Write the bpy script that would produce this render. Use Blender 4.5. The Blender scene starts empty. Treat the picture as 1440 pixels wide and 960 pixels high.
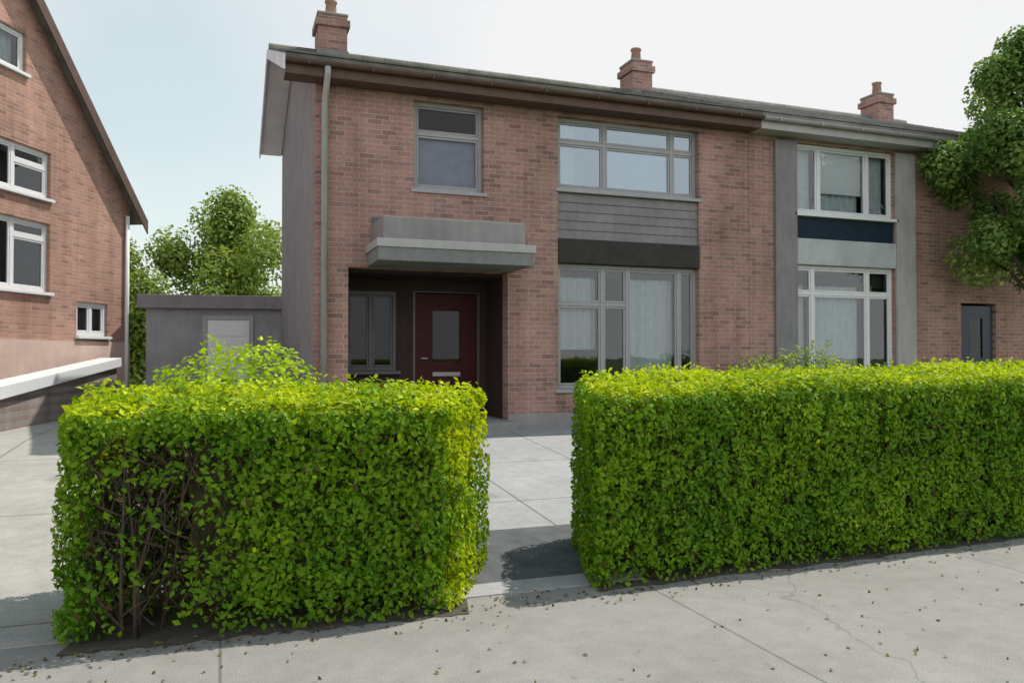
import bpy, bmesh, math, random
from mathutils import Vector, Matrix, noise
R = math.radians
random.seed(7)
S = bpy.context.scene
COL = S.collection

# ------------------------------------------------------------ object helpers
def put(o, parent=None):
    COL.objects.link(o)
    if parent is not None: o.parent = parent
    return o
def tag(o, label, cat, group=None, kind=None):
    if label: o['label'] = label
    if cat: o['category'] = cat
    if group: o['group'] = group
    if kind: o['kind'] = kind
    return o
def thing(name, label, cat, loc=(0, 0, 0), rz=0, group=None):
    o = bpy.data.objects.new(name, None); o.empty_display_size = .2
    o.location = loc; o.rotation_euler.z = rz
    put(o); return tag(o, label, cat, group)

class MB:
    def __init__(s): s.v = []; s.f = []; s.m = []; s.mi = 0
    def poly(s, pts):
        n = len(s.v); s.v += [tuple(p) for p in pts]
        s.f.append(tuple(range(n, n+len(pts)))); s.m.append(s.mi); return s
    def box(s, x0, x1, y0, y1, z0, z1):
        n = len(s.v)
        s.v += [(x, y, z) for z in (z0, z1) for y in (y0, y1) for x in (x0, x1)]
        for q in ((0,2,3,1),(4,5,7,6),(0,1,5,4),(2,6,7,3),(0,4,6,2),(1,3,7,5)):
            s.f.append(tuple(n+i for i in q)); s.m.append(s.mi)
        return s
    def prism(s, prof, a, b, axis='x'):
        """closed profile (p,q) swept along axis a..b"""
        def P(p, q, t): return {'x': (t, p, q), 'y': (p, t, q), 'z': (p, q, t)}[axis]
        n = len(s.v); k = len(prof)
        s.v += [P(p, q, a) for p, q in prof] + [P(p, q, b) for p, q in prof]
        for i in range(k):
            j = (i+1) % k; s.f.append((n+i, n+j, n+k+j, n+k+i)); s.m.append(s.mi)
        s.f.append(tuple(n+i for i in range(k-1, -1, -1))); s.m.append(s.mi)
        s.f.append(tuple(n+k+i for i in range(k))); s.m.append(s.mi)
        return s
    def tube(s, pts, rad, seg=10, caps=True):
        n0 = len(s.v); pts = [Vector(p) for p in pts]
        for i, p in enumerate(pts):
            d = (pts[min(i+1, len(pts)-1)] - pts[max(i-1, 0)]).normalized()
            a = d.cross(Vector((0, 0, 1)))
            if a.length < .05: a = d.cross(Vector((0, 1, 0)))
            a.normalize(); b = d.cross(a)
            r = rad[i] if isinstance(rad, (list, tuple)) else rad
            for k in range(seg):
                t = 2*math.pi*k/seg
                s.v.append(tuple(p + a*(r*math.cos(t)) + b*(r*math.sin(t))))
        for i in range(len(pts)-1):
            for k in range(seg):
                a0 = n0+i*seg+k; a1 = n0+i*seg+(k+1) % seg
                s.f.append((a0, a1, a1+seg, a0+seg)); s.m.append(s.mi)
        if caps:
            s.f.append(tuple(n0+k for k in range(seg))); s.m.append(s.mi)
            e = n0+(len(pts)-1)*seg
            s.f.append(tuple(e+k for k in range(seg-1, -1, -1))); s.m.append(s.mi)
        return s
    def build(s, name, mat, parent=None, bevel=0, smooth=False, fixn=True):
        me = bpy.data.meshes.new(name); me.from_pydata(s.v, [], s.f)
        for m in (mat if isinstance(mat, (list, tuple)) else [mat]): me.materials.append(m)
        if any(s.m): me.polygons.foreach_set('material_index', s.m)
        bm = bmesh.new(); bm.from_mesh(me)
        if fixn: bmesh.ops.recalc_face_normals(bm, faces=bm.faces)
        bm.to_mesh(me); bm.free()
        if smooth: me.polygons.foreach_set('use_smooth', [True]*len(me.polygons))
        o = put(bpy.data.objects.new(name, me), parent)
        if bevel:
            b = o.modifiers.new('bevel', 'BEVEL'); b.width = bevel; b.segments = 2; b.limit_method = 'ANGLE'
        return o

def wall(mb, x0, x1, z0, z1, y0, y1, holes=()):
    """wall in the xz plane, thick y0..y1, with rectangular openings (a,b,c,d)"""
    xs = sorted({x0, x1, *[h[0] for h in holes], *[h[1] for h in holes]})
    zs = sorted({z0, z1, *[h[2] for h in holes], *[h[3] for h in holes]})
    def solid(i, k):
        if i < 0 or k < 0 or i >= len(xs)-1 or k >= len(zs)-1: return False
        cx = (xs[i]+xs[i+1])/2; cz = (zs[k]+zs[k+1])/2
        return not any(a < cx < b and c < cz < d for a, b, c, d in holes)
    for i in range(len(xs)-1):
        for k in range(len(zs)-1):
            if not solid(i, k): continue
            a, b, c, d = xs[i], xs[i+1], zs[k], zs[k+1]
            mb.poly([(a,y0,c),(b,y0,c),(b,y0,d),(a,y0,d)]); mb.poly([(a,y1,c),(a,y1,d),(b,y1,d),(b,y1,c)])
            if not solid(i-1, k): mb.poly([(a,y0,c),(a,y0,d),(a,y1,d),(a,y1,c)])
            if not solid(i+1, k): mb.poly([(b,y0,c),(b,y1,c),(b,y1,d),(b,y0,d)])
            if not solid(i, k-1): mb.poly([(a,y0,c),(a,y1,c),(b,y1,c),(b,y0,c)])
            if not solid(i, k+1): mb.poly([(a,y0,d),(b,y0,d),(b,y1,d),(a,y1,d)])

# ------------------------------------------------------------ materials
class NT:
    def __init__(s, name):
        s.m = bpy.data.materials.new(name); s.m.use_nodes = True
        s.t = s.m.node_tree; s.b = s.t.nodes['Principled BSDF']; s.out = s.t.nodes['Material Output']
    def n(s, typ, **kw):
        o = s.t.nodes.new('ShaderNode'+typ)
        for k, v in kw.items():
            if k in o.inputs: o.inputs[k].default_value = v
            else: setattr(o, k, v)
        return o
    def l(s, a, b): s.t.links.new(a, b)
    def coord(s, which='Object'): return s.n('TexCoord').outputs[which]
    def noise(s, vec, scale, detail=4, rough=.55):
        o = s.n('TexNoise'); o.inputs['Scale'].default_value = scale; o.inputs['Detail'].default_value = detail; o.inputs['Roughness'].default_value = rough
        if vec is not None: s.l(vec, o.inputs['Vector'])
        return o.outputs['Fac']
    def ramp(s, fac, *stops):
        o = s.n('ValToRGB'); e = o.color_ramp.elements
        while len(e) < len(stops): e.new(.5)
        for i, (p, c) in enumerate(stops):
            e[i].position = p; e[i].color = (*c, 1) if not isinstance(c, (int, float)) else (c, c, c, 1)
        s.l(fac, o.inputs[0]); return o.outputs[0]
    def mix(s, fac, a, b, mode='MIX'):
        o = s.n('Mix'); o.data_type = 'RGBA'; o.blend_type = mode
        for sock, v in ((o.inputs[0], fac), (o.inputs[6], a), (o.inputs[7], b)):
            if hasattr(v, 'links'): s.l(v, sock)
            elif isinstance(v, (int, float)): sock.default_value = v
            else: sock.default_value = (*v, 1)
        return o.outputs[2]
    def bump(s, h, strength=.3, dist=.01):
        o = s.n('Bump'); o.inputs['Strength'].default_value = strength; o.inputs['Distance'].default_value = dist
        s.l(h, o.inputs['Height']); s.l(o.outputs[0], s.b.inputs['Normal'])
    def base(s, c): s.l(c, s.b.inputs['Base Color'])
    def rough(s, v): s.b.inputs['Roughness'].default_value = v; return s

def mat_plain(name, c, rough=.6, var=.15, scale=6, bump=0, spec=.4):
    k = NT(name); co = k.coord()
    f = k.noise(co, scale, 5)
    k.base(k.ramp(f, (.3, [x*(1-var) for x in c]), (.7, [min(1, x*(1+var)) for x in c])))
    k.rough(rough); k.b.inputs['Specular IOR Level'].default_value = spec
    if bump: k.bump(k.noise(co, scale*12, 4), bump, .004)
    return k.m
def mat_brick(name, c1, c2, mortar, turn=False, damp=True):
    k = NT(name); co = k.coord()
    sp = k.n('SeparateXYZ'); k.l(co, sp.inputs[0]); cb = k.n('CombineXYZ')
    k.l(sp.outputs[1 if turn else 0], cb.inputs[0]); k.l(sp.outputs[2], cb.inputs[1])
    wb = k.n('TexNoise'); wb.inputs['Scale'].default_value = 14; k.l(cb.outputs[0], wb.inputs['Vector'])
    vm = k.n('VectorMath', operation='MULTIPLY_ADD'); k.l(wb.outputs['Color'], vm.inputs[0]); vm.inputs[1].default_value = (.006, .006, 0); k.l(cb.outputs[0], vm.inputs[2])
    def bt(c1_, c2_, m_):
        b = k.n('TexBrick'); k.l(vm.outputs[0], b.inputs['Vector'])
        b.inputs['Scale'].default_value = 1; b.inputs['Brick Width'].default_value = .225; b.inputs['Row Height'].default_value = .075
        b.inputs['Mortar Size'].default_value = .007; b.inputs['Mortar Smooth'].default_value = .35; b.inputs['Bias'].default_value = 0
        for q, c in (('Color1', c1_), ('Color2', c2_), ('Mortar', m_)): b.inputs[q].default_value = (*c, 1)
        return b
    b = bt((0, 0, 0), (1, 1, 1), (.5, .5, .5))
    md = [x*.80 for x in c2]; hi = [min(1, x*1.12) for x in c1]
    bc = k.ramp(b.outputs['Color'], (0, md), (.18, c2), (.6, c1), (.9, c1), (1, hi))
    c = k.mix(b.outputs['Fac'], bc, mortar)
    big = k.noise(co, .6, 6, .62); fine = k.noise(co, 45, 4)
    c = k.mix(1, c, k.ramp(big, (.28, (.76, .74, .73)), (.72, (1.14, 1.13, 1.12))), 'MULTIPLY')
    c = k.mix(1, c, k.ramp(fine, (.25, .78), (.75, 1.16)), 'MULTIPLY')
    st = k.n('Mapping'); st.inputs['Scale'].default_value = (2.6, 2.6, .22); k.l(co, st.inputs[0])
    c = k.mix(1, c, k.ramp(k.noise(st.outputs[0], 1.3, 5, .6), (.34, (.78, .78, .76)), (.55, 1.0)), 'MULTIPLY')
    if damp:
        mr = k.n('MapRange'); k.l(sp.outputs[2], mr.inputs[0]); mr.inputs[1].default_value = .35; mr.inputs[2].default_value = 1.3
        ad = k.n('Math', operation='ADD'); k.l(mr.outputs[0], ad.inputs[0]); k.l(big, ad.inputs[1])
        c = k.mix(1, c, k.ramp(ad.outputs[0], (.35, (.72, .73, .68)), (.9, 1.0)), 'MULTIPLY')
    k.base(c); k.rough(.92); k.b.inputs['Specular IOR Level'].default_value = .2
    inv = k.n('Math', operation='SUBTRACT'); inv.inputs[0].default_value = 1; k.l(b.outputs['Fac'], inv.inputs[1])
    ad = k.n('Math', operation='MULTIPLY_ADD'); k.l(fine, ad.inputs[0]); ad.inputs[1].default_value = .45; k.l(inv.outputs[0], ad.inputs[2])
    k.bump(ad.outputs[0], .7, .009)
    return k.m
def mat_weather(name, c, rough=.75, streak=.35, spec=.3):
    """painted or rendered surface with vertical streaks, dirt and fine grain"""
    k = NT(name); co = k.coord(); mp_ = k.n('Mapping'); mp_.inputs['Scale'].default_value = (4, 4, .9); k.l(co, mp_.inputs[0])
    a = k.noise(mp_.outputs[0], 2.2, 6, .65); b = k.noise(co, 1.6, 6, .6); f = k.noise(co, 90, 3)
    o = k.mix(1, k.ramp(b, (.3, [x*.85 for x in c]), (.7, [min(1, x*1.12) for x in c])), k.ramp(a, (.3, 1-streak*.55), (.62, 1.0)), 'MULTIPLY')
    o = k.mix(1, o, k.ramp(f, (.3, .86), (.7, 1.1)), 'MULTIPLY')
    k.base(o); k.rough(rough); k.b.inputs['Specular IOR Level'].default_value = spec; k.bump(f, .3, .004)
    return k.m
def mat_leaf(name, dark, light, old, trans=.35):
    k = NT(name); co = k.coord()
    f = k.noise(co, 3.2, 4); g = k.noise(co, 55, 2)
    at = k.n('Attribute'); at.attribute_name = 'leaf'; at.attribute_type = 'GEOMETRY'
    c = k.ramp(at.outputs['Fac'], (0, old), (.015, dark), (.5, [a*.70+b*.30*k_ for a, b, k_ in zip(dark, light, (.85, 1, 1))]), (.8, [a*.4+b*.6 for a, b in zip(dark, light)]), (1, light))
    c = k.mix(1, c, k.ramp(f, (.3, (.75, .8, .8)), (.7, (1.15, 1.12, 1.0))), 'MULTIPLY')
    k.base(c); k.rough(.55); k.b.inputs['Specular IOR Level'].default_value = .22
    tr = k.n('BsdfTranslucent'); k.l(k.mix(1, c, (1.25, 1.3, .55), 'MULTIPLY'), tr.inputs[0])
    mx = k.n('MixShader'); mx.inputs[0].default_value = trans
    k.l(k.b.outputs[0], mx.inputs[1]); k.l(tr.outputs[0], mx.inputs[2]); k.l(mx.outputs[0], k.out.inputs[0])
    return k.m
def mat_glass(name, refl=1.0, tint=(.9, .95, .95), wav=.06, gc=(.95, .97, 1)):
    k = NT(name); k.t.nodes.remove(k.b)
    fr = k.n('Fresnel'); fr.inputs[0].default_value = 1.5+refl
    gl = k.n('BsdfGlossy'); gl.inputs['Roughness'].default_value = .01; gl.inputs[0].default_value = (*gc, 1)
    co = k.coord(); bp = k.n('Bump'); bp.inputs['Strength'].default_value = wav; bp.inputs['Distance'].default_value = .02
    k.l(k.noise(co, 2.2, 2), bp.inputs['Height']); k.l(bp.outputs[0], gl.inputs['Normal'])
    tr = k.n('BsdfTransparent'); tr.inputs[0].default_value = (*tint, 1)
    mx = k.n('MixShader'); k.l(fr.outputs[0], mx.inputs[0]); k.l(tr.outputs[0], mx.inputs[1]); k.l(gl.outputs[0], mx.inputs[2])
    k.l(mx.outputs[0], k.out.inputs[0]); return k.m

M = {}
M['brick'] = mat_brick('mauve_brick', (.425, .237, .205), (.345, .195, .170), (.45, .41, .38))
M['brick_side'] = mat_brick('mauve_brick_side', (.425, .237, .205), (.345, .195, .170), (.45, .41, .38), True)
M['render_grey'] = mat_weather('grey_roughcast', (.29, .27, .285), .9)
M['brick_warm'] = mat_brick('red_brick', (.50, .28, .215), (.42, .235, .185), (.47, .40, .35), False, False)
M['brick_warm_side'] = mat_brick('red_brick_side', (.50, .28, .215), (.42, .235, .185), (.47, .40, .35), True)
M['wall_mauve'] = mat_brick('garden_wall_brick', (.27, .21, .19), (.2, .16, .15), (.28, .26, .24), True, False)
M['tile'] = mat_plain('roof_tile', (.15, .148, .125), .85, .35, 3, .5)
M['tile_pale'] = mat_plain('pale_roof_tile', (.20, .195, .185), .85, .3, 3, .5)
M['fascia'] = mat_plain('brown_fascia', (.10, .058, .045), .6, .2)
M['pvc'] = mat_plain('grey_pvc', (.38, .37, .365), .45, .08)
M['white'] = mat_plain('white_frame', (.72, .73, .74), .4, .04)
M['frame_grey'] = mat_plain('grey_frame', (.34, .34, .35), .45, .06)
M['frame_dark'] = mat_plain('dark_frame', (.10, .095, .1), .45, .1)
M['panel'] = mat_weather('grey_panel', (.25, .235, .245), .7)
M['pier'] = mat_weather('pale_pier_render', (.42, .40, .40), .85, .25)
M['verge'] = mat_weather('pale_painted_verge', (.74, .72, .76), .7, .15)
M['navy'] = mat_plain('navy_panel', (.012, .026, .042), .55, .15, spec=.15)
M['band'] = mat_weather('pale_band', (.46, .48, .50), .6, .25)
M['lintel'] = mat_plain('dark_lintel', (.045, .04, .038), .7, .2, spec=.2)
M['lead'] = mat_weather('canopy_lead', (.22, .22, .22), .6, .4)
M['canopy'] = mat_weather('canopy_fascia', (.30, .28, .285), .65)
M['door'] = mat_plain('dark_red_door', (.048, .008, .007), .5, .15, spec=.2)
M['navydoor'] = mat_plain('navy_door', (.018, .028, .055), .35, .15)
M['dark'] = mat_plain('dark_interior', (.035, .033, .035), .9, .2)
M['curtain'] = mat_plain('pale_curtain', (.62, .69, .71), .9, .08, 9)
M['blind'] = mat_plain('sky_tinted_blind', (.72, .87, 1.0), .9, .02, 5)  # blue sky reflection painted into the blind's colour
M['blind_white'] = mat_plain('white_blind', (.82, .83, .84), .9, .03, 5)
M['glass_dim'] = mat_glass('porch_glass', -.08, (.55, .58, .62), 0)
M['glass'] = mat_glass('window_glass', .35)
M['net'] = mat_plain('grey_net', (.66, .67, .74), .9, .12, 7)
M['glass_sky'] = mat_glass('reflective_glass', 1.9, gc=(.76, .90, 1))  # blue of the reflected sky put into the gloss colour
M['bark'] = mat_plain('bark', (.075, .055, .04), .9, .35, 8, .8)
M['twig'] = mat_plain('twig', (.07, .05, .035), .9, .3, 12, .3)
M['pot'] = mat_plain('chimney_pot', (.32, .2, .15), .8, .15)
M['mortar'] = mat_plain('mortar', (.25, .23, .21), .9, .15, 8, .3)
M['metal'] = mat_plain('galvanised', (.4, .4, .41), .4, .1)
M['garage'] = mat_weather('grey_garage_wall', (.33, .325, .345), .85)
M['concrete_wall'] = mat_weather('pale_render', (.62, .46, .405), .85, .15)
M['porch_shade'] = mat_weather('porch_shade_lining', (.055, .036, .030), .8, .4, .15)  # porch shade put into a near-black colour for walls and ceiling
M['plinth'] = mat_weather('plinth_render', (.34, .31, .315), .9, .3)
M['step'] = mat_weather('worn_step', (.3, .29, .28), .9, .2)
M['leaf'] = mat_leaf('privet_leaf', (.078, .205, .007), (.56, .62, .012), (.12, .085, .03))
M['leaf_lime'] = mat_leaf('lime_leaf', (.30, .43, .005), (.55, .66, .008), (.3, .22, .03))
M['leaf_dark'] = mat_leaf('evergreen_leaf', (.10, .18, .045), (.46, .56, .17), (.1, .08, .02), .35)
M['leaf_far'] = mat_leaf('far_leaf', (.18, .25, .06), (.42, .48, .10), (.36, .33, .03), .35)
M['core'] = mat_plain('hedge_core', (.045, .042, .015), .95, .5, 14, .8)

# ------------------------------------------------------------ windows
def window(parent, x0, x1, z0, z1, y, frame, glass, mull=(), trans=(), curtain=None, sill=True, fw=.06, name='window', blind=(), bmat=None):
    f = MB(); d0, d1 = y, y+.07
    f.box(x0, x0+fw, d0, d1, z0, z1).box(x1-fw, x1, d0, d1, z0, z1).box(x0+fw, x1-fw, d0, d1, z1-fw, z1).box(x0+fw, x1-fw, d0, d1, z0, z0+fw)
    cuts = [x0+fw]
    for m in mull:
        f.box(m-fw/2, m+fw/2, d0+.004, d1-.004, z0+fw, z1-fw); cuts += [m-fw/2, m+fw/2]
    cuts.append(x1-fw)
    segs = [(cuts[i], cuts[i+1]) for i in range(0, len(cuts), 2)]
    for k, tz in trans:
        a, b = segs[k]; f.box(a, b, d0+.004, d1-.004, tz-fw/2, tz+fw/2)
    tz_ = dict(trans); sw = .035
    for k, (a, b) in enumerate(segs):      # opening sashes set inside the frame
        zs_ = [z0+fw, tz_[k]-fw/2, tz_[k]+fw/2, z1-fw] if k in tz_ else [z0+fw, z1-fw]
        for q in range(0, len(zs_), 2):
            c, d = zs_[q], zs_[q+1]
            f.box(a+.004, a+sw, d0+.014, d1-.02, c+.004, d-.004).box(b-sw, b-.004, d0+.014, d1-.02, c+.004, d-.004)
            f.box(a+sw, b-sw, d0+.014, d1-.02, c+.004, c+sw).box(a+sw, b-sw, d0+.014, d1-.02, d-sw, d-.004)
    fo = f.build(name, frame, parent, .004)
    for a, b, c, d in blind: MB().box(a, b, y+.085, y+.088, c, d).build('blind', M[bmat or ('blind_white' if frame is M['white'] else 'blind')], fo)
    g = MB()
    for a, b in segs: g.poly([(a, y+.035, z0+fw), (b, y+.035, z0+fw), (b, y+.035, z1-fw), (a, y+.035, z1-fw)])
    g.build('pane', glass, fo, fixn=False)
    if curtain:
        for (a, b, amt) in curtain:
            c = MB(); n = max(4, int((b-a)/.035)); zt, zb = z1-.02, z0+.03+(1-amt)*(z1-z0)
            pts = [(a+(b-a)*i/n, y+.2+.025*math.sin(i*1.35)+.008*math.sin(i*.7)) for i in range(n+1)]
            for i in range(n): c.poly([(*pts[i], zb), (*pts[i+1], zb), (*pts[i+1], zt), (*pts[i], zt)])
            c.build('curtain', M['curtain'], fo)
    if sill:
        MB().box(x0-.05, x1+.05, y-.14, y+.0, z0-.06, z0-.003).build('sill', frame, fo, .006)
    return fo

# ------------------------------------------------------------ leaves
def leaves(name, mat, pts, parent=None, size=(.03, .05), up=.0):
    """pts: (pos, normal, tint) -> folded leaf of two triangles-pairs"""
    v = []; f = []; col = []
    for p, nrm, tint in pts:
        s = size[0]+(size[1]-size[0])*random.betavariate(1.6, 1.8); a = Vector((random.gauss(0, 1), random.gauss(0, 1), random.gauss(0, 1)))
        d = (Vector(nrm)*1.0 + a*.55 + Vector((0, 0, up))).normalized()
        t = d.cross(Vector((random.gauss(0, 1), random.gauss(0, 1), random.gauss(0, 1)))).normalized()
        b = d.cross(t)
        n = len(v); p = Vector(p); w = s*.30
        v += [p - t*s*.5, p + b*w + d*s*.08, p + t*s*.5, p - b*w + d*s*.08]
        f += [(n, n+1, n+2), (n, n+2, n+3)]; col += [tint]*2
    me = bpy.data.meshes.new(name); me.from_pydata([tuple(q) for q in v], [], f)
    at = me.attributes.new('leaf', 'FLOAT', 'FACE'); at.data.foreach_set('value', col)
    me.materials.append(mat)
    return put(bpy.data.objects.new(name, me), parent)

def hedge(name, label, a, b, depth, h, group, seed, dens=5500, mat='leaf', z0=0, bare=None, size=(.018, .062), kl=0, kr=0, rise=0, back=.0, thin=0):
    """clipped hedge on the ground line a-b (front face), growing back by depth; its ends follow the slopes kl, kr"""
    random.seed(seed)
    a = Vector((*a, 0)); b = Vector((*b, 0)); L = (b-a).length; ux = (b-a).normalized()
    root = thing(name, label, 'hedge', (a.x, a.y, z0), math.atan2(ux.y, ux.x), group)
    r = .09
    N3 = lambda q, f, o=0: noise.noise(Vector((q.x*f+o, q.y*f+seed, q.z*f)))
    def warp(q):
        s_ = q.x/L; f = q.y/depth
        hz = 1+(rise*q.x+back*f)/h
        return Vector((q.x+q.y*(kl+(kr-kl)*s_), q.y, q.z*hz))
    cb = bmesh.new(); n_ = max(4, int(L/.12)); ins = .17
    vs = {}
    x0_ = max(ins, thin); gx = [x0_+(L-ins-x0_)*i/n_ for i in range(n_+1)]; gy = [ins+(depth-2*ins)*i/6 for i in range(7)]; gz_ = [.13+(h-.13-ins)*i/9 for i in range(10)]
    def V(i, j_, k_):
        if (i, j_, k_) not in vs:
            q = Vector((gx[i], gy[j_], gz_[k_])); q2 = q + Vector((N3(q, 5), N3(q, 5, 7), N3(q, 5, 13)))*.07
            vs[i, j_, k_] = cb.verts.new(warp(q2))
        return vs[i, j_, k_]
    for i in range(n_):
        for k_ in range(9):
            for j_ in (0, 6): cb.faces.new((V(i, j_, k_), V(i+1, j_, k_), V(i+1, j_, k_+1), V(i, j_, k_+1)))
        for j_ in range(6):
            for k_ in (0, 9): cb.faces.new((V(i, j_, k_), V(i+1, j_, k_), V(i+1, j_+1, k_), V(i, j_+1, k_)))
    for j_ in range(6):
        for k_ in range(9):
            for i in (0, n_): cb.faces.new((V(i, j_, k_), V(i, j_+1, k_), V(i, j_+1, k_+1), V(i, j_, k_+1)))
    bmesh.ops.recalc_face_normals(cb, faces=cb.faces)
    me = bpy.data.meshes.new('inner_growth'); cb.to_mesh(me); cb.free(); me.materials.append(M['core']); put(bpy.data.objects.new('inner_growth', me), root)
    pts = []
    for kind, area in (('f', L*h), ('b', L*h*.25), ('t', L*depth*1.1), ('l', depth*h), ('r', depth*h)):
        for _ in range(int(area*dens)):
            u = random.random(); w = random.random()
            if kind in 'fb': q = Vector((u*L, 0 if kind == 'f' else depth, w*h)); nr = Vector((0, -1 if kind == 'f' else 1, 0))
            elif kind == 't': q = Vector((u*L, w*depth, h)); nr = Vector((0, 0, 1))
            else: q = Vector((0 if kind == 'l' else L, u*depth, w*h)); nr = Vector((-1 if kind == 'l' else 1, 0, 0))
            c = Vector((min(max(q.x, r), L-r), min(max(q.y, r), depth-r), min(q.z, h-r)))
            dv = q-c
            if dv.length > r: q = c + dv.normalized()*r
            if dv.length > 1e-5: nr = (nr*.4 + dv.normalized()).normalized()
            wv = N3(q, 1.3)*.06 + N3(q, 4, 5)*.03
            clump = N3(q, 1.7, 9)*.8 + N3(q, 5.5, 21)*.55
            hole = N3(q, 7, 40)
            inw = random.random()**1.6*(.16 if hole > -.24 else .28)
            if hole < -.24: inw += .05
            q = q + nr*(wv*.7 - inw + .035)
            if kind == 'f' and q.z < .2 and random.random() < .8-(q.z/.2)*.7: continue
            if bare and kind == 'f' and bare(q.x, q.z) > random.random(): continue
            tint = min(1, max(.02, .40 + clump*.5 + random.gauss(0, .16) + (.1 if inw < .02 else -.05) + (.30 if kind == 't' else -.03)))  # sunlit hedge top painted in as a lighter leaf tint
            if kind in 'fl' and random.random() < .93: tint = .05+min(tint, .95)*.53  # shaded front and left end painted in with darker tints
            if kind == 'r': tint = min(1, tint+.22)  # sunlight on the right end put into its leaf tint
            if random.random() < .02: tint = 0
            if kind == 't' and random.random() < .35: q.z += random.random()**2*.06; nr = (nr+Vector((random.gauss(0, .6), random.gauss(0, .6), 0))).normalized()
            q = warp(q); q.z = max(q.z, .02)
            pts.append((q, nr, tint))
    for _ in range(5200 if thin else 0):      # old brown leaves caught deep in the thin end
        q = Vector((random.uniform(.12, thin+.25), random.uniform(.14, depth-.1), random.uniform(.08, h-.12)))
        pts.append((warp(q), Vector((random.gauss(0, 1), random.gauss(0, 1), .3)), random.choice((0, 0, 0, .03, .1, .2))))
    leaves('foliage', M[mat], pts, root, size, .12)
    st = MB()
    for i in range(int(L*10)):
        x = random.uniform(.08, L-.08); y = random.uniform(.06, depth*.5)
        P_ = [Vector((x, y, 0)), Vector((x+random.uniform(-.08, .08), y-.01, .3)), Vector((x+random.uniform(-.2, .2), random.uniform(.03, .12), random.uniform(.6, h-.15)))]
        st.tube([tuple(warp(p)) for p in P_], [.013, .009, .004], 5)
    for i in range(620 if thin else 0):     # dead twiggy growth inside the thin end
        p = Vector((random.uniform(.1, thin+.15), random.uniform(.06, depth*.8), random.uniform(.05, h*.8)))
        dr_ = Vector((random.gauss(0, .5), random.gauss(0, .4), random.uniform(.2, 1.2))).normalized()*random.uniform(.15, .45)
        q = p+dr_; q.z = min(q.z, h-.06); q.x = min(max(q.x, .06), L); q.y = max(.04, q.y)
        mid = p.lerp(q, .5)+Vector((random.gauss(0, .03), random.gauss(0, .03), 0)); mid.y = max(.04, mid.y)
        st.tube([tuple(warp(p)), tuple(warp(mid)), tuple(warp(q))], [.007, .005, .002], 4)
    for i in range(int(L*26)):
        x = random.uniform(.05, L-.05); y = random.uniform(.05, depth-.05)
        p = warp(Vector((x, y, h-.08))); e = p+Vector((random.gauss(0, .02), random.gauss(0, .02), random.uniform(.06, .15)))
        st.tube([tuple(p), tuple(e)], [.003, .0015], 4)
    so_ = st.build('stems', M['twig'], root, smooth=True); so_['kind'] = 'stuff'
    return root

def shrub(name, label, loc, rx, ry, h, seed, mat, n, size, group=None):
    random.seed(seed); root = thing(name, label, 'shrub', loc, 0, group); pts = []; st = MB()
    for _ in range(n):
        d = Vector((random.gauss(0, 1), random.gauss(0, 1), random.gauss(0, 1))).normalized()
        if d.z < -.5: continue
        bump_ = 1+.22*noise.noise(d*2.2+Vector((seed, 0, 0)))+.10*noise.noise(d*6+Vector((seed, 3, 0)))
        q = Vector((d.x*rx, d.y*ry, h*.45+d.z*h*.55))*bump_*(1-random.random()**2*.35)
        q.z = max(.03, q.z)
        pts.append((q, (d+Vector((0, 0, .3))).normalized(), min(1, max(.02, .5+.5*noise.noise(d*4+Vector((0, seed, 0)))+random.gauss(0, .18)))))
    leaves('foliage', M[mat], pts, root, size, .25)
    for i in range(14):
        a = random.uniform(0, 6.28); st.tube([(0, 0, -.1), (rx*.3*math.cos(a), ry*.3*math.sin(a), h*.4), (rx*.7*math.cos(a), ry*.7*math.sin(a), h*random.uniform(.6, .9))], [.02, .013, .004], 5)
    so_ = st.build('stems', M['twig'], root, smooth=True); so_['kind'] = 'stuff'
    return root

def tree(name, label, loc, h, crown_r, trunk_h, seed, mat='leaf_dark', n=9000, size=(.1, .2), squash=1.0, group=None, lean=0.0, lobes=26, trunk_r=.16, cat='tree'):
    random.seed(seed); root = thing(name, label, cat, loc, 0, group)
    tb = MB(); top = Vector((lean, 0, h*.72))
    tb.tube([(0, 0, -.1), (.02, .01, trunk_h*.5), (lean*.4, 0, trunk_h), (lean*.8, .05, h*.55), tuple(top)], [trunk_r*1.25, trunk_r, trunk_r*.85, trunk_r*.5, trunk_r*.15], 12)
    cl = []
    for i in range(lobes):
        zf = random.random(); ang = random.uniform(0, 6.283)
        prof = math.sin(math.pi*min(1, .12+zf*.86))**.7
        rr = crown_r*prof*random.uniform(.3, .95)
        c = Vector((lean*.6+rr*math.cos(ang), rr*math.sin(ang), trunk_h+(h-trunk_h)*(.04+.9*zf)))
        cl.append((c, crown_r*random.uniform(.24, .42)))
        base = Vector((lean*.5, 0, max(trunk_h*.8, c.z-rr*.9-.3)))
        mid = base.lerp(c, .55)+Vector((0, 0, .12))
        tb.tube([tuple(base), tuple(mid), tuple(c)], [trunk_r*.3, trunk_r*.18, .012], 6)
    tb.build('trunk', M['bark'], root, smooth=True)
    pts = []
    for _ in range(n):
        c, r = random.choice(cl)
        d = Vector((random.gauss(0, 1), random.gauss(0, 1), random.gauss(0, 1))).normalized()
        p = c + d*r*random.random()**.45
        p.z = c.z+(p.z-c.z)*squash
        tint = min(1, max(.02, .45+.5*noise.noise(Vector(c)*1.7)+random.gauss(0, .2)))
        pts.append((p, (d+Vector((0, 0, .5))).normalized(), tint))
    leaves('crown', M[mat], pts, root, size, .2)
    return root

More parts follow.
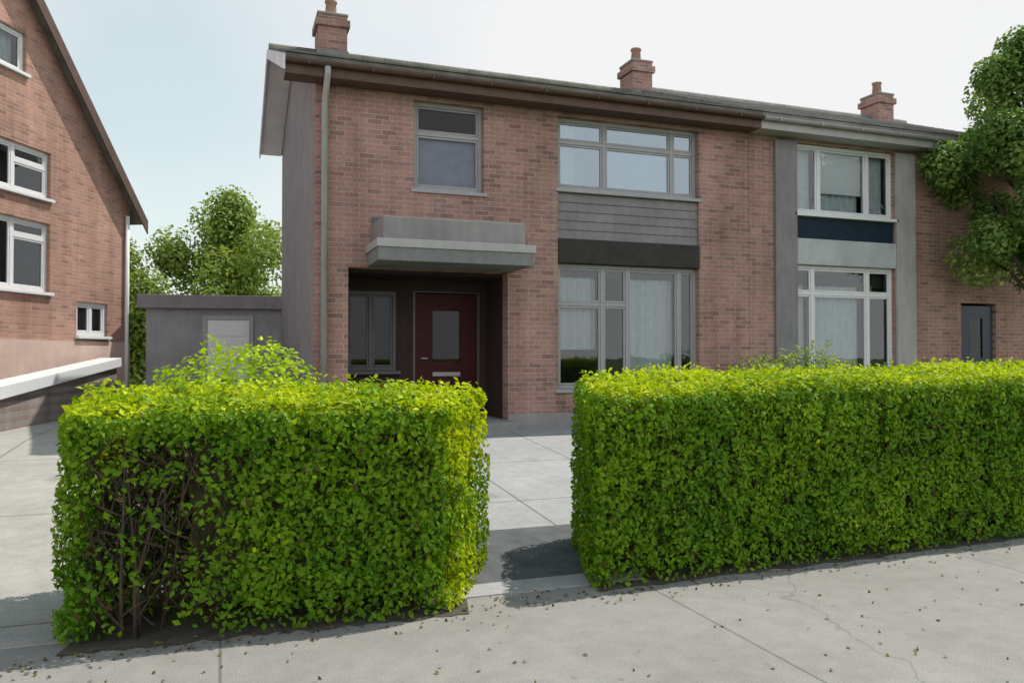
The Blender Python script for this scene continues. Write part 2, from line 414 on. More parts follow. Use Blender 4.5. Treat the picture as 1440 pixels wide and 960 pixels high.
# ------------------------------------------------------------ setting
HL = lambda x: 4.82+.041*x                       # front line of the hedges
def gz(y):                                       # ground height: level pavement, garden rising to the house
    return 0 if y < 5 else min(.43, (y-5)*.43/6.5)
k = NT('pavement_concrete'); co = k.coord()
f1 = k.noise(co, 1.1, 6, .65); f2 = k.noise(co, 120, 3); f3 = k.noise(co, 7, 5, .7)
c = k.ramp(f1, (.3, (.215, .203, .187)), (.7, (.27, .259, .245)))
c = k.mix(1, c, k.ramp(f2, (.3, .72), (.7, 1.2)), 'MULTIPLY'); c = k.mix(1, c, k.ramp(f3, (.3, .88), (.65, 1.06)), 'MULTIPLY')
sp = k.n('SeparateXYZ'); k.l(co, sp.inputs[0])
wv = k.n('Math', operation='PINGPONG'); k.l(sp.outputs[0], wv.inputs[0]); wv.inputs[1].default_value = 1.35
c = k.mix(1, c, k.ramp(wv.outputs[0], (0, .5), (.006, .55), (.009, 1.0)), 'MULTIPLY')
vo = k.n('TexVoronoi'); vo.feature = 'DISTANCE_TO_EDGE'; vo.inputs['Scale'].default_value = .3; dn = k.n('TexNoise'); dn.inputs['Scale'].default_value = 3; k.l(co, dn.inputs['Vector'])
va = k.n('VectorMath', operation='MULTIPLY_ADD'); k.l(dn.outputs['Color'], va.inputs[0]); va.inputs[1].default_value = (.35, .35, 0); k.l(co, va.inputs[2]); k.l(va.outputs[0], vo.inputs['Vector'])
c = k.mix(1, c, k.ramp(vo.outputs['Distance'], (0, .72), (.0012, .8), (.003, 1.0)), 'MULTIPLY')
sp2 = k.n('TexVoronoi'); sp2.inputs['Scale'].default_value = 5; k.l(co, sp2.inputs['Vector'])
c = k.mix(1, c, k.ramp(sp2.outputs['Distance'], (.0, .72), (.07, .8), (.10, 1.0)), 'MULTIPLY')
k.base(c); k.rough(.9); k.bump(f2, .5, .004); M['pave'] = k.m
def mat_slab(name, c, jx, jy):
    k = NT(name); co = k.coord(); a = k.noise(co, .9, 7, .65); b = k.noise(co, 6, 6, .7); f = k.noise(co, 110, 3)
    o = k.ramp(a, (.3, [x*.86 for x in c]), (.7, [x*1.1 for x in c]))
    o = k.mix(1, o, k.ramp(b, (.3, .84), (.62, 1.05)), 'MULTIPLY'); o = k.mix(1, o, k.ramp(f, (.3, .78), (.7, 1.18)), 'MULTIPLY')
    sp = k.n('SeparateXYZ'); k.l(co, sp.inputs[0])
    for i, j in ((0, jx), (1, jy)):
        w_ = k.n('Math', operation='PINGPONG'); k.l(sp.outputs[i], w_.inputs[0]); w_.inputs[1].default_value = j/2
        o = k.mix(1, o, k.ramp(w_.outputs[0], (0, (.42, .43, .38)), (.008, (.5, .5, .46)), (.014, (1, 1, 1))), 'MULTIPLY')
    st = k.n('TexVoronoi'); st.inputs['Scale'].default_value = 1.1; k.l(co, st.inputs['Vector'])
    sm = k.n('Math', operation='MULTIPLY_ADD'); k.l(b, sm.inputs[0]); sm.inputs[1].default_value = .35; k.l(st.outputs['Distance'], sm.inputs[2])
    o = k.mix(1, o, k.ramp(sm.outputs[0], (.22, .70), (.36, 1.0)), 'MULTIPLY')
    k.base(o); k.rough(.92); k.bump(f, .5, .004); return k.m
M['path'] = mat_slab('path_concrete', (.325, .322, .328), 1.35, 1.8)
M['drive'] = mat_slab('drive_concrete', (.345, .33, .305), 2.4, 2.6)
M['gap_shade'] = mat_plain('gap_shade_tarmac', (.09, .093, .10), .9, .25, 6, .6)  # dark colour that deepens the hedge shadow in the gap
M['soil'] = mat_plain('soil', (.07, .06, .045), .95, .35, 9, .6)
M['asphalt'] = mat_plain('asphalt', (.055, .055, .057), .9, .2, 40, .5)
k = NT('lawn'); co = k.coord()
k.base(k.mix(1, k.ramp(k.noise(co, 2, 5), (.3, (.05, .09, .015)), (.7, (.10, .14, .03))), k.ramp(k.noise(co, 90, 3), (.3, .6), (.7, 1.2)), 'MULTIPLY')); k.rough(.9); M['lawn'] = k.m

g = MB(); ys = [-300, -60, 5, 11.5, 40, 300]
for i in range(len(ys)-1):
    y0, y1 = ys[i], ys[i+1]
    g.poly([(-300, y0, gz(y0)-.14), (300, y0, gz(y0)-.14), (300, y1, gz(y1)-.14), (-300, y1, gz(y1)-.14)])
tag(g.build('ground', M['lawn']), None, None, kind='structure')
def sheet(name, mat, pts, dz, kind='structure'):
    mb = MB(); mb.poly([(x, y, gz(y)+dz) for x, y in pts]); return tag(mb.build(name, mat), None, None, kind=kind)
pv = MB(); pv.box(-60, 60, 1.6, 6, -.4, 0); tag(pv.build('pavement', M['pave'], bevel=.01), None, None, kind='structure')
kb = MB(); kb.box(-60, 60, 1.45, 1.597, -.4, .004); tag(kb.build('kerb', M['band'], bevel=.015), None, None, kind='structure')
rd = MB(); rd.poly([(-60, -6, -.11), (60, -6, -.11), (60, 1.45, -.11), (-60, 1.45, -.11)]); tag(rd.build('road', M['asphalt']), None, None, kind='structure')
def slope_sheet(name, mat, x0a, x1a, x0b, x1b, ya, yb, dz):
    mb = MB(); n = 8
    for i in range(n):
        s, t = i/n, (i+1)/n
        q = []
        for w, e in ((s, 0), (s, 1), (t, 1), (t, 0)):
            y = ya+(yb-ya)*w; xl = x0a+(x0b-x0a)*w; xr = x1a+(x1b-x1a)*w
            q.append((xr if e else xl, y, gz(y)+dz))
        mb.poly(q)
    mb.poly([(x0a, ya, -.02), (x1a, ya, -.02), (x1a, ya, gz(ya)+dz), (x0a, ya, gz(ya)+dz)])
    return tag(mb.build(name, mat), None, None, kind='structure')
slope_sheet('lawn', M['lawn'], -.3, 20, -.3, 20, 5.02, 11.9, .004)
slope_sheet('garden_path', M['path'], 1.2, 2.75, 2.9, 5.4, 4.9, 11.9, .009)
slope_sheet('gap_shade_strip', M['gap_shade'], 1.3, 2.8, 1.7, 3.3, 5.1, 6.3, .014)  # tarmac-dark strip added to paint the hedge shadow deeper across the path
for a_, b_ in (((-.80, 4.70), (1.4, 4.60)), ((2.34, 4.74), (8.7, 4.95))):
    mb = MB(); n_ = 40; e_ = [(a_[0]+(b_[0]-a_[0])*i/n_, a_[1]+(b_[1]-a_[1])*i/n_+random.uniform(-.035, .035)) for i in range(n_+1)]
    for p, q in zip(e_, e_[1:]): mb.poly([(p[0], p[1], .004), (q[0], q[1], .004), (q[0]+.25, q[1]+1.0, .004), (p[0]+.25, p[1]+1.0, .004)])
    tag(mb.build('soil', M['soil']), None, None, kind='structure')
slope_sheet('driveway', M['drive'], -7, -.75, -6, -.3, 4.9, 19, .009)

random.seed(77); lit = []
for i in range(900):
    x = random.uniform(-2.5, 8); yy = HL(x)-.1-abs(random.gauss(0, .18)) if random.random() < .7 else random.uniform(2, 4.8)
    if 1.6 < x < 2.2 and random.random() < .5: yy = random.uniform(4.6, 5)
    lit.append((Vector((x, yy, .006)), Vector((random.gauss(0, .15), random.gauss(0, .15), 1)), random.choice((0, 0, .2, .7))))
M['leaf_litter'] = mat_leaf('fallen_leaf', (.12, .09, .03), (.2, .17, .04), (.1, .065, .03), .1)
lo_ = leaves('fallen_leaves', M['leaf_litter'], lit, None, (.02, .04)); tag(lo_, 'scattered dry fallen leaves on the pavement along the hedges', 'leaves', kind='stuff')
# ------------------------------------------------------------ terraced houses
YF = 11.9; YB = 18.9; YR = 16.05; ZE = 5.80; ZR = 7.50; Z0 = .2
def roof(parent, x0, x1, ZR=ZR, tile='tile'):
    mb = MB(); e = 11.5; pitch = (ZR-ZE)/(YR-e); th = .09
    back = YB+.35; zb_ = ZR-pitch*(back-YR)
    mb.prism([(e, ZE), (YR, ZR), (back, zb_), (back, zb_-th), (YR, ZR-th), (e, ZE-th)], x0, x1, 'x')
    # courses of tiles as real steps
    n = 15
    for i in range(n):
        a = i/n; b = (i+1.1)/n
        y0 = e+(YR-e)*a-.02; z0_ = ZE+(ZR-ZE)*a; y1 = e+(YR-e)*min(b, 1); z1_ = ZE+(ZR-ZE)*min(b, 1)
        mb.prism([(y0, z0_+.004), (y0, z0_+.03), (y1, z1_+.012), (y1, z1_+.004)], x0, x1, 'x')
    r = mb.build('roof', M[tile], parent)
    rd = MB(); x = x0
    while x < x1-.05:
        xe = min(x+.45, x1); rd.tube([(x+.005, YR, ZR-.02), (xe-.005, YR, ZR-.02)], .12, 10); x = xe
    rd.build('ridge_tiles', M[tile], r, smooth=False)
    return r
def eaves(parent, x0, x1, dark):
    MB().box(x0, x1, 11.53, 11.555, ZE-.28, ZE-.06).build('fascia', dark, parent)
    MB().box(x0, x1, 11.556, YF-.003, ZE-.275, ZE-.26).build('soffit', dark, parent)
    gt = MB(); seg = 8; pr = []
    for i in range(seg+1):
        t = math.pi+math.pi*i/seg; pr.append((11.465+.058*math.cos(t), ZE-.09+.058*math.sin(t)))
    for i in range(seg, -1, -1):
        t = math.pi+math.pi*i/seg; pr.append((11.465+.05*math.cos(t), ZE-.09+.05*math.sin(t)))
    gt.prism(pr, x0, x1, 'x')
    x = x0+.3
    while x < x1-.1:
        gt.box(x, x+.03, 11.40, 11.529, ZE-.155, ZE-.145).box(x, x+.03, 11.398, 11.405, ZE-.155, ZE-.085); x += .9
    gt.build('gutter', dark, parent)
def chimney(parent, x, w, d, top, pots):
    c = MB().box(x-w/2, x+w/2, YR-d/2, YR+d/2, ZR-.5, top)
    c.box(x-w/2-.05, x+w/2+.05, YR-d/2-.05, YR+d/2+.05, top-.22, top-.08)
    o = c.build('chimney', M['brick'], parent)
    MB().box(x-w/2-.02, x+w/2+.02, YR-d/2-.02, YR+d/2+.02, top+.002, top+.06).build('flaunching', M['mortar'], o, .02)
    MB().box(x-w/2-.025, x+w/2+.025, YR-d/2-.025, YR+d/2+.025, ZR-.35, ZR+.02).build('flashing', M['lead'], o, .004)
    for i in range(pots):
        px = x+(i-(pots-1)/2)*.34
        MB().tube([(px, YR, top+.05), (px, YR, top+.1), (px, YR, top+.34), (px, YR, top+.36), (px, YR, top+.4)], [.13, .12, .1, .125, .12], 14).build('chimney_pot', M['pot'], o, smooth=True)
    return o

XA, XP, XC = 1.27, 8.84, 16.6
ZT = ZE-.06; ZTB = ZR-.13-(ZR-ZE)/(YR-11.5)*(YB-YR)
h1 = thing('brick_house', 'mauve brick terraced house with canopied recessed front door, at the left end of the row', 'house', (0, 0, 0), 0, 'brick terraced houses')
PX0, PX1, PZ = 1.75, 4.26, 2.86
w = MB()
wall(w, XA, XP-.003, Z0, ZT, YF, YF+.25, [(PX0, PX1, Z0, PZ), (2.74, 3.86, 4.1, 5.46), (5.13, 7.80, 1.0, 5.46)])
w.build('wall', M['brick'], h1)
s_ = MB(); s_.prism([(YF+.25, Z0), (YB, Z0), (YB, ZTB), (YR, ZR-.13), (YF+.25, ZT)], XA, XA+.25, 'x'); s_.build('side_wall', M['render_grey'], h1)
MB().box(XA+.25, XP-.003, YB-.25, YB, Z0, ZTB).build('rear_wall', M['brick'], h1)
MB().box(XP-.12, XP-.003, YF+.25, YB-.25, Z0, ZT).build('party_wall', M['dark'], h1)
MB().box(XA+.25, XP-.12, YF+.25, YB-.25, 2.86, 3.1).build('floor_slab', M['dark'], h1)
MB().box(XA+.25, XP-.12, YF+1.9, YF+2.0, Z0, ZT).build('inner_wall', M['dark'], h1)
roof(h1, XA-.46, XP-.002); eaves(h1, XA-.46, XP-.002, M['fascia'])
vb = MB(); vb.prism([(11.5, ZE-.24), (11.5, ZE-.02), (YR, ZR-.02), (YB+.35, ZR-.02-(YB+.35-YR)*(ZR-ZE)/(YR-11.5)), (YB+.35, ZR-.2-(YB+.35-YR)*(ZR-ZE)/(YR-11.5)), (YR, ZR-.2)], XA-.49, XA-.463, 'x'); vb.build('bargeboard', M['verge'], h1)
chimney(h1, 2.0, .56, .6, 8.2, 1)
# porch recess
rb = YF+1.1
lin = MB().box(PX0-.12, PX0, YF+.25, rb+.1, Z0, PZ).box(PX1, PX1+.12, YF+.25, rb+.1, Z0, PZ)
wall(lin, PX0, PX1, Z0, PZ, rb, rb+.1, [(2.98, 4.14, Z0, 2.62), (PX0+.12, 2.7, 1.3, 2.6)]); lin.build('porch_wall', M['porch_shade'], h1)
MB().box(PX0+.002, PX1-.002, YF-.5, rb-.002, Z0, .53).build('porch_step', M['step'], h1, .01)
MB().box(PX0, PX1, YF+.25, rb, PZ-.05, PZ-.003).build('porch_ceiling', M['porch_shade'], h1)
window(h1, PX0+.12, 2.7, 1.3, 2.6, rb+.015, M['frame_dark'], M['glass_dim'], mull=(2.28,))
dr = MB(); dx0, dx1 = 3.02, 4.10
wall(dr, dx0, dx1, .54, 2.58, rb+.02, rb+.07, [(dx0+.3, dx1-.3, 1.45, 2.3)])
d_ = dr.build('door', M['door'], h1, .004)
MB().poly([(dx0+.3, rb+.045, 1.45), (dx1-.3, rb+.045, 1.45), (dx1-.3, rb+.045, 2.3), (dx0+.3, rb+.045, 2.3)]).build('door_glass', M['glass_dim'], d_, fixn=False)
MB().box(dx0+.3, dx1-.3, rb+.008, rb+.02, 1.2, 1.27).build('letterbox', M['metal'], d_, .005)
MB().tube([(dx0+.09, rb+.02, 1.5), (dx0+.09, rb-.04, 1.5), (dx0+.2, rb-.04, 1.5)], .012, 8).build('handle', M['metal'], d_, smooth=True)
fm = MB().box(2.982, dx0-.002, rb+.005, rb+.09, .53, 2.6).box(dx1+.002, 4.138, rb+.005, rb+.09, .53, 2.6).box(2.982, 4.138, rb+.004, rb+.09, 2.601, 2.62); fm.build('door_frame', M['frame_dark'], h1)
cn = MB().box(2.02, 4.34, YF-.95, YF-.003, 2.87, 3.16); cn_o = cn.build('canopy', M['lead'], h1, .008)
MB().box(2.10, 4.22, YF-.88, YF-.003, 3.163, 3.5).build('canopy_upstand', M['canopy'], cn_o, .008)
MB().box(2.10, 4.22, YF-.03, YF-.003, 3.503, 3.62).build('flashing', M['frame_dark'], cn_o, .004)
MB().box(2.0, 4.36, YF-.972, YF-.952, 3.06, 3.175).box(2.0, 2.018, YF-.952, YF-.003, 3.06, 3.175).box(4.342, 4.36, YF-.952, YF-.003, 3.06, 3.175).build('drip_edge', M['pvc'], cn_o, .003)
# upper small window
window(h1, 2.74, 3.86, 4.1, 5.46, YF+.11, M['frame_grey'], M['glass_dim'], mull=(), trans=((0, 4.98),), blind=((2.82, 3.78, 4.14, 4.93),), bmat='net')
# big window column
window(h1, 5.13, 7.80, 4.28, 5.46, YF+.11, M['frame_grey'], M['glass_sky'], mull=(6.02, 7.32), trans=((0, 5.07), (1, 5.07), (2, 5.07)), curtain=((5.2, 5.55, 1),), blind=((6.1, 7.27, 4.3, 5.04),))
ap = MB().box(5.132, 7.798, YF+.06, YF+.2, 3.46, 4.21)
for i in range(5): ap.prism([(YF+.035, 3.465+i*.15), (YF+.06, 3.465+i*.15), (YF+.06, 3.61+i*.15), (YF+.052, 3.61+i*.15)], 5.133, 7.797, 'x')
ap.build('apron_panel', M['panel'], h1)
for a_, b_ in ((XA+.002, PX0-.002), (PX1+.002, XP-.004)): MB().box(a_, b_, YF-.02, YF-.003, Z0, .62).build('plinth', M['plinth'], h1, .008)
MB().box(5.132, 7.798, YF-.03, YF+.2, 3.06, 3.457).build('lintel', M['lintel'], h1, .006)
window(h1, 5.13, 7.80, 1.0, 3.055, YF+.11, M['frame_grey'], M['glass'], mull=(5.98, 6.45, 7.45), trans=((0, 2.4), (1, 2.4)), curtain=((5.2, 5.95, .7), (6.5, 7.42, 1)))

# pale painted verge on the open end of the roof
VO = .46
def zr_(y): return ZR-abs(y-YR)*(ZR-ZE)/(YR-11.5)
yb_ = YB+.35
vs_ = MB(); vs_.prism([(YF-.05, zr_(YF-.05)-.125), (YR, ZR-.125), (yb_-.02, zr_(yb_-.02)-.125), (yb_-.02, zr_(yb_-.02)-.10), (YR, ZR-.10), (YF-.05, zr_(YF-.05)-.10)], XA-VO+.002, XA-.004, 'x'); vs_.build('verge_soffit', M['verge'], h1)
h2 = thing('brick_house', 'mauve brick terraced house with navy panel between its windows, behind the right hedge', 'house', (0, 0, 0), 0, 'brick terraced houses')
w = MB(); wall(w, XP+.003, XC, Z0, ZT, YF, YF+.25, [(9.86, 12.20, 1.0, 5.46), (13.9, 14.85, Z0, 2.6)]); w.build('wall', M['brick'], h2)
MB().prism([(YF+.25, Z0), (YB, Z0), (YB, ZTB), (YR, ZR-.13), (YF+.25, ZT)], XC-.25, XC, 'x').build('side_wall', M['brick_side'], h2)
MB().box(XP+.003, XC-.25, YB-.25, YB, Z0, ZTB).build('rear_wall', M['brick'], h2)
MB().box(XP+.003, XP+.12, YF+.25, YB-.25, Z0, ZT).build('party_wall', M['dark'], h2)
MB().box(XP+.12, XC-.25, YF+.25, YB-.25, 2.86, 3.1).build('floor_slab', M['dark'], h2)
MB().box(XP+.12, XC-.25, YF+1.9, YF+2.0, Z0, ZT).build('inner_wall', M['dark'], h2)
roof(h2, XP+.002, XC+.2, 7.62, 'tile_pale'); eaves(h2, XP+.002, XC+.2, M['pvc'])
chimney(h2, XP+.02, .5, .6, 8.15, 1); chimney(h2, 15.9, .5, .6, 8.2, 1)
window(h2, 9.86, 12.20, 4.17, 5.46, YF+.08, M['white'], M['glass'], mull=(10.45, 11.6), curtain=((10.5, 11.55, 1), (9.9, 10.4, 1), (11.65, 12.15, 1)), blind=((10.52, 11.53, 4.6, 5.4),))
MB().box(9.862, 12.198, YF+.03, YF+.2, 3.70, 4.105).build('navy_panel', M['navy'], h2, .005)
MB().box(9.862, 12.198, YF-.04, YF+.2, 3.22, 3.697).build('pale_band', M['band'], h2, .006)
window(h2, 9.86, 12.20, 1.0, 3.215, YF+.08, M['white'], M['glass'], mull=(10.3, 11.6), trans=((0, 2.7), (1, 2.7), (2, 2.7)), curtain=((10.35, 11.55, 1), (9.9, 10.25, 1)))
for x0, x1 in ((9.38, 9.858), (12.202, 12.68)):
    MB().box(x0, x1, YF-.06, YF-.003, Z0, 5.46).build('pilaster', M['pier' if x0 > 11 else 'panel'], h2, .006)
dr = MB(); wall(dr, 13.95, 14.8, .45, 2.55, YF+.06, YF+.11, [(14.2, 14.55, 1.5, 2.3)]); d_ = dr.build('door', M['navydoor'], h2, .004)
MB().poly([(14.2, YF+.085, 1.5), (14.55, YF+.085, 1.5), (14.55, YF+.085, 2.3), (14.2, YF+.085, 2.3)]).build('door_glass', M['glass_dim'], d_, fixn=False)
# rainwater pipe on the end of the row
dp = MB().tube([(XA+.12, 11.47, ZE-.15), (XA+.12, 11.47, ZE-.25), (XA+.12, YF-.07, ZE-.55), (XA+.12, YF-.07, .3)], .045, 10); dp.build('downpipe', M['pvc'], h1, smooth=True)

# ------------------------------------------------------------ left house
lh = thing('gable_house', 'sunlit red brick house with dark bargeboard on its gable, at the left edge', 'house', (-3.3, 17.16, 0), R(63))
GE, GX0, GX1, AX = 4.85, -5.9, 2.92, -1.5
SL = 1.04; GR = GE+(GX1-AX)*SL
holes = [(-1.5, .36, 2.75, 4.08), (-1.5, .36, 4.55, 5.45), (-1.25, -.32, 6.75, 7.5), (1.15, 2.15, 1.95, 2.65)]
w = MB(); xs = sorted({GX0, GX1, AX, *[h[0] for h in holes], *[h[1] for h in holes]})
rz = lambda x: GR-abs(x-AX)*SL
for a, b in zip(xs, xs[1:]):
    hs = sorted(h[2:] for h in holes if h[0] < (a+b)/2 < h[1]); lo = .2
    for h0, h1_ in hs+[(None, None)]:
        ta, tb = (rz(a), rz(b)) if h0 is None else (h0, h0)
        w.poly([(a, 0, lo), (b, 0, lo), (b, 0, tb), (a, 0, ta)]); w.poly([(a, .25, lo), (a, .25, ta), (b, .25, tb), (b, .25, lo)])
        lo = h1_
for a, b, c_, d_ in holes:
    w.poly([(a, 0, c_), (a, .25, c_), (a, .25, d_), (a, 0, d_)]); w.poly([(b, 0, c_), (b, 0, d_), (b, .25, d_), (b, .25, c_)])
    w.poly([(a, 0, c_), (b, 0, c_), (b, .25, c_), (a, .25, c_)]); w.poly([(a, 0, d_), (a, .25, d_), (b, .25, d_), (b, 0, d_)])
w.build('gable_wall', M['brick_warm'], lh)
MB().box(GX1-.25, GX1, .253, 9, .2, GE).box(GX0, GX0+.25, .253, 9, .2, GE).box(GX0+.25, GX1-.25, 8.75, 9, .2, GE).build('wall', M['brick_warm_side'], lh)
MB().box(GX0+.25, GX1-.25, 1.6, 1.7, .2, 6).build('inner_wall', M['dark'], lh)
MB().box(GX0+.25, GX1-.25, .253, 1.6, 4.2, 4.4).build('floor_slab', M['dark'], lh)
rf = MB(); OV = .32
for sgn, xe in ((1, GX1+OV), (-1, GX0-OV)):
    d_ = abs(xe-AX)*SL
    rf.prism([(AX, GR+.02), (xe, GR+.02-d_), (xe, GR+.12-d_), (AX, GR+.13)], -.22, 9.2, 'y')
rf.build('roof', M['tile'], lh)
for sgn, xe in ((1, GX1+OV), (-1, GX0-OV)):
    d_ = abs(xe-AX)*SL
    bb = MB(); bb.prism([(AX, GR-.2), (xe, GR-.2-d_), (xe, GR+.10-d_), (AX, GR+.10)], -.25, -.223, 'y'); bb.build('bargeboard', M['fascia'], lh)
for a, b, c_, d_ in holes[:2]:
    window(lh, a+.002, b-.002, c_+.002, d_-.002, .07, M['white'], M['glass'], mull=(-.55,), trans=((1, d_-.32),), fw=.075)
window(lh, -1.248, -.322, 6.752, 7.498, .07, M['white'], M['glass'], curtain=((-1.2, -.4, .9),))
window(lh, 1.152, 2.148, 1.952, 2.648, .05, M['white'], M['glass'], mull=(1.65,), curtain=((1.2, 2.1, 1),), fw=.08)
MB().box(GX0, GX1, -.03, -.003, .2, 1.84).build('plinth', M['concrete_wall'], lh)
dp = MB().tube([(2.75, -.06, GE-.2), (2.75, -.06, .4)], .045, 10); dp.build('downpipe', M['white'], lh, smooth=True)
wl = MB(); Lw = 6.6
wl.prism([(0, -.3), (Lw, -.2), (Lw, 1.05), (0, .55)], 0, .22, 'y')
wo = wl.build('garden_wall', M['wall_mauve'], None, .01); wo.location = (-3.3, 12.0, .26); wo.rotation_euler.z = math.atan2(6.3, 1.2)
tag(wo, 'low brick garden wall with white coping beside the driveway', 'wall')
cp = MB(); cp.prism([(-.04, .55), (Lw+.04, 1.056), (Lw+.04, 1.24), (-.04, .75)], -.08, .34, 'y'); cp.build('coping', M['white'], wo, .01)

# garage between the houses
ga = thing('garage', 'grey flat roofed garage with a white side door, between the two houses', 'garage', (-1.6, 19.5, .4), R(-8))
MB().box(0, 4.2, 0, 5, -.3, 2.2).build('wall', M['garage'], ga)
MB().box(-.15, 4.35, -.2, 5.2, 2.203, 2.5).build('roof', M['panel'], ga, .01)
MB().box(1.3, 2.2, -.03, -.003, 0, 1.95).build('door', M['white'], ga, .005)
gd = [c for c in ga.children if c.name.startswith('door')][0]
for k in range(5): MB().box(1.36, 2.14, -.045, -.031, .1+k*.37, .42+k*.37).build('panel', M['white'], gd, .008)
MB().box(2.02, 2.06, -.08, -.046, .95, 1.08).build('handle', M['metal'], gd, .004)
MB().box(1.2, 1.297, -.05, -.003, 0, 2.05).box(2.203, 2.3, -.05, -.003, 0, 2.05).box(1.297, 2.203, -.05, -.003, 1.955, 2.05).build('door_frame', M['frame_grey'], ga, .004)

# ------------------------------------------------------------ planting
def bare1(x, z): return max(0, min(.965, 1.75-abs(x-.42)*3.2))*(.72+.28*(noise.noise(Vector((x*5, z*4, 3))) > -.12))*max(0, min(1, (1.2-z)*5))
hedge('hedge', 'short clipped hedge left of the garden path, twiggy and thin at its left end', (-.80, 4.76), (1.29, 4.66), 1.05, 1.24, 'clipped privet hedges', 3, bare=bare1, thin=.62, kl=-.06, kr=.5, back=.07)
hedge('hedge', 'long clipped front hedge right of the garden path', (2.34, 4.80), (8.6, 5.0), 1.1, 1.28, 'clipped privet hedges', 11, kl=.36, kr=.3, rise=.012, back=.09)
shrub('shrub', 'bright lime green rounded shrub behind the short left hedge', (.2, 7.2, .1), .86, .8, 1.44, 5, 'leaf_lime', 17000, (.04, .07))
shrub('shrub', 'dull green leafy shrub under the far window, behind the long right hedge', (8.9, 10.6, .3), 1.5, .6, 1.35, 8, 'leaf_far', 7000, (.05, .09))
tree('broadleaf_tree', 'dense dark green tree in front of the right end of the row', (14.15, 10.4, .35), 7.6, 1.62, 2.6, 21, n=60000, size=(.07, .13), lobes=46)
tree('broadleaf_tree', 'tall grey green tree behind the garage, beside the end wall of the row', (.2, 34, .4), 7.4, 3.0, 1, 31, mat='leaf_far', n=26000, size=(.14, .25), group='trees behind the garage', lobes=34)
tree('broadleaf_tree', 'low bushy tree behind the garage next to the red brick house', (-4.4, 33, .4), 5.3, 3.0, .6, 33, mat='leaf_far', n=22000, size=(.14, .25), group='trees behind the garage', lobes=34)

# ------------------------------------------------------------ sky, sun, camera
SUN_EL, SUN_AZ = 61, math.degrees(math.atan2(.95, .24))     # azimuth from +Y towards +X
W = bpy.data.worlds.new('World'); S.world = W; W.use_nodes = True
nt = W.node_tree; bg = nt.nodes['Background']
sky = nt.nodes.new('ShaderNodeTexSky'); sky.sky_type = 'NISHITA'; sky.sun_disc = False
sky.sun_elevation = R(SUN_EL); sky.sun_rotation = R(SUN_AZ)
tc = nt.nodes.new('ShaderNodeTexCoord')
# thin white cloud over most of the sky with one clearer, cyan opening towards the north-west
D0 = Vector((-.06, 1.06, .36)).normalized()
vn = nt.nodes.new('ShaderNodeVectorMath'); vn.operation = 'DISTANCE'; vn.inputs[1].default_value = D0
nz = nt.nodes.new('ShaderNodeTexNoise'); nz.inputs['Scale'].default_value = 3.2; nz.inputs['Detail'].default_value = 7; nz.inputs['Roughness'].default_value = .55
ad = nt.nodes.new('ShaderNodeMath'); ad.operation = 'MULTIPLY_ADD'; ad.inputs[1].default_value = .35
rp = nt.nodes.new('ShaderNodeValToRGB'); e = rp.color_ramp.elements
e[0].position = .22; e[0].color = (.55, .55, .55, 1); e[1].position = .52; e[1].color = (1, 1, 1, 1)
n2 = nt.nodes.new('ShaderNodeTexNoise'); n2.inputs['Scale'].default_value = 1.7; n2.inputs['Detail'].default_value = 6
r2 = nt.nodes.new('ShaderNodeValToRGB'); r2.color_ramp.elements[0].position = .3; r2.color_ramp.elements[0].color = (.93, .93, .93, 1); r2.color_ramp.elements[1].position = .55
mm = nt.nodes.new('ShaderNodeMath'); mm.operation = 'MULTIPLY'
mx = nt.nodes.new('ShaderNodeMix'); mx.data_type = 'RGBA'; mx.inputs[7].default_value = (9.0, 9.02, 9.05, 1)
L = nt.links.new
L(tc.outputs['Generated'], vn.inputs[0]); L(tc.outputs['Generated'], nz.inputs['Vector']); L(tc.outputs['Generated'], n2.inputs['Vector'])
L(nz.outputs['Fac'], ad.inputs[0]); L(vn.outputs['Value'], ad.inputs[2]); L(ad.outputs[0], rp.inputs[0])
L(n2.outputs['Fac'], r2.inputs[0]); L(rp.outputs[0], mm.inputs[0]); L(r2.outputs[0], mm.inputs[1])
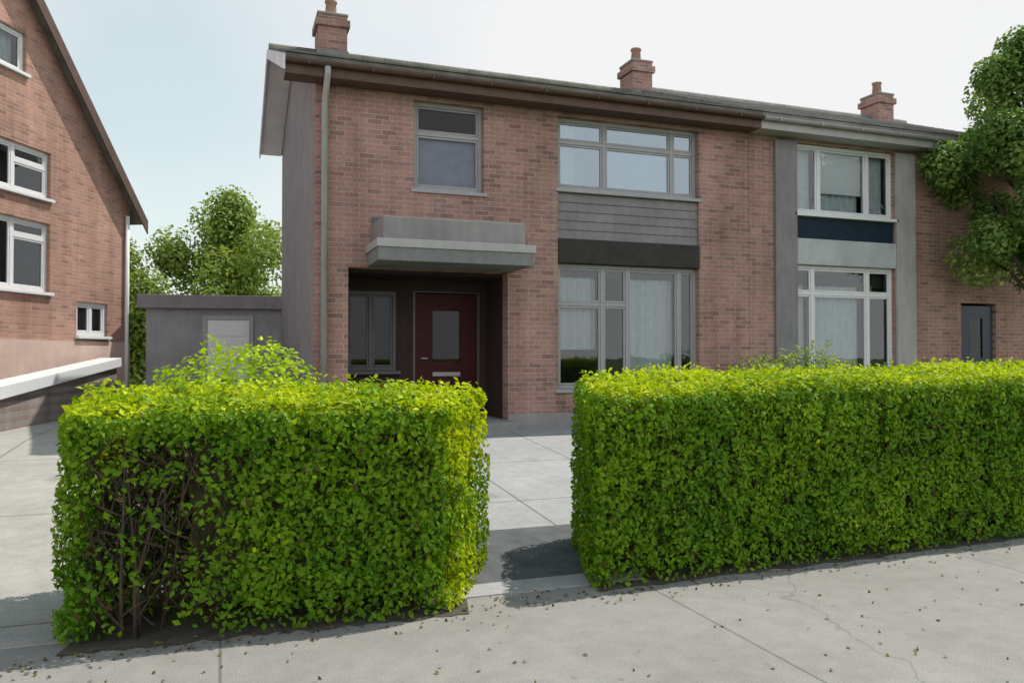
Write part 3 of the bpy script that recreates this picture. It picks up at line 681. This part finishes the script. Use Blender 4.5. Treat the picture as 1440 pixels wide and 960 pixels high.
# cloud bank: bright towards the horizon and boosted behind the camera to fill the house fronts, opening to blue overhead
sx = nt.nodes.new('ShaderNodeSeparateXYZ'); L(tc.outputs['Generated'], sx.inputs[0])
ze = nt.nodes.new('ShaderNodeMapRange'); L(sx.outputs[2], ze.inputs[0]); ze.inputs[1].default_value = .44; ze.inputs[2].default_value = .74; ze.inputs[3].default_value = 1; ze.inputs[4].default_value = .04
m3 = nt.nodes.new('ShaderNodeMath'); m3.operation = 'MULTIPLY'; L(mm.outputs[0], m3.inputs[0]); L(ze.outputs[0], m3.inputs[1]); L(m3.outputs[0], mx.inputs[0])
be = nt.nodes.new('ShaderNodeMapRange'); L(sx.outputs[1], be.inputs[0]); be.inputs[1].default_value = .3; be.inputs[2].default_value = -.5; be.inputs[3].default_value = 1; be.inputs[4].default_value = 1.5
cs = nt.nodes.new('ShaderNodeVectorMath'); cs.operation = 'SCALE'; cs.inputs[0].default_value = (9.0, 9.03, 9.1); L(be.outputs[0], cs.inputs['Scale']); L(cs.outputs[0], mx.inputs[7])
sc = nt.nodes.new('ShaderNodeVectorMath'); sc.operation = 'MULTIPLY'; sc.inputs[1].default_value = (1.6, 1.95, 1.5); L(sky.outputs[0], sc.inputs[0]); L(sc.outputs[0], mx.inputs[6])
L(mx.outputs[2], bg.inputs[0]); bg.inputs[1].default_value = .10
sd = bpy.data.lights.new('Sun', 'SUN'); sd.energy = 4.5; sd.angle = R(.5); sd.color = (1, .95, .87)
so = bpy.data.objects.new('Sun', sd); COL.objects.link(so)
d = Vector((math.sin(R(SUN_AZ))*math.cos(R(SUN_EL)), math.cos(R(SUN_AZ))*math.cos(R(SUN_EL)), math.sin(R(SUN_EL))))
so.rotation_euler = d.to_track_quat('Z', 'Y').to_euler()
cd = bpy.data.cameras.new('Camera'); cd.lens = 28; cd.sensor_width = 36; cd.clip_end = 1000
ca = bpy.data.objects.new('Camera', cd); COL.objects.link(ca); S.camera = ca
ca.location = (0, 0, 1.55); ca.rotation_euler = (R(91), 0, R(-20))
S.view_settings.view_transform = 'Standard'; S.view_settings.look = 'None'; S.view_settings.gamma = 1; S.view_settings.exposure = 0
S.render.resolution_x = 1024; S.render.resolution_y = 682
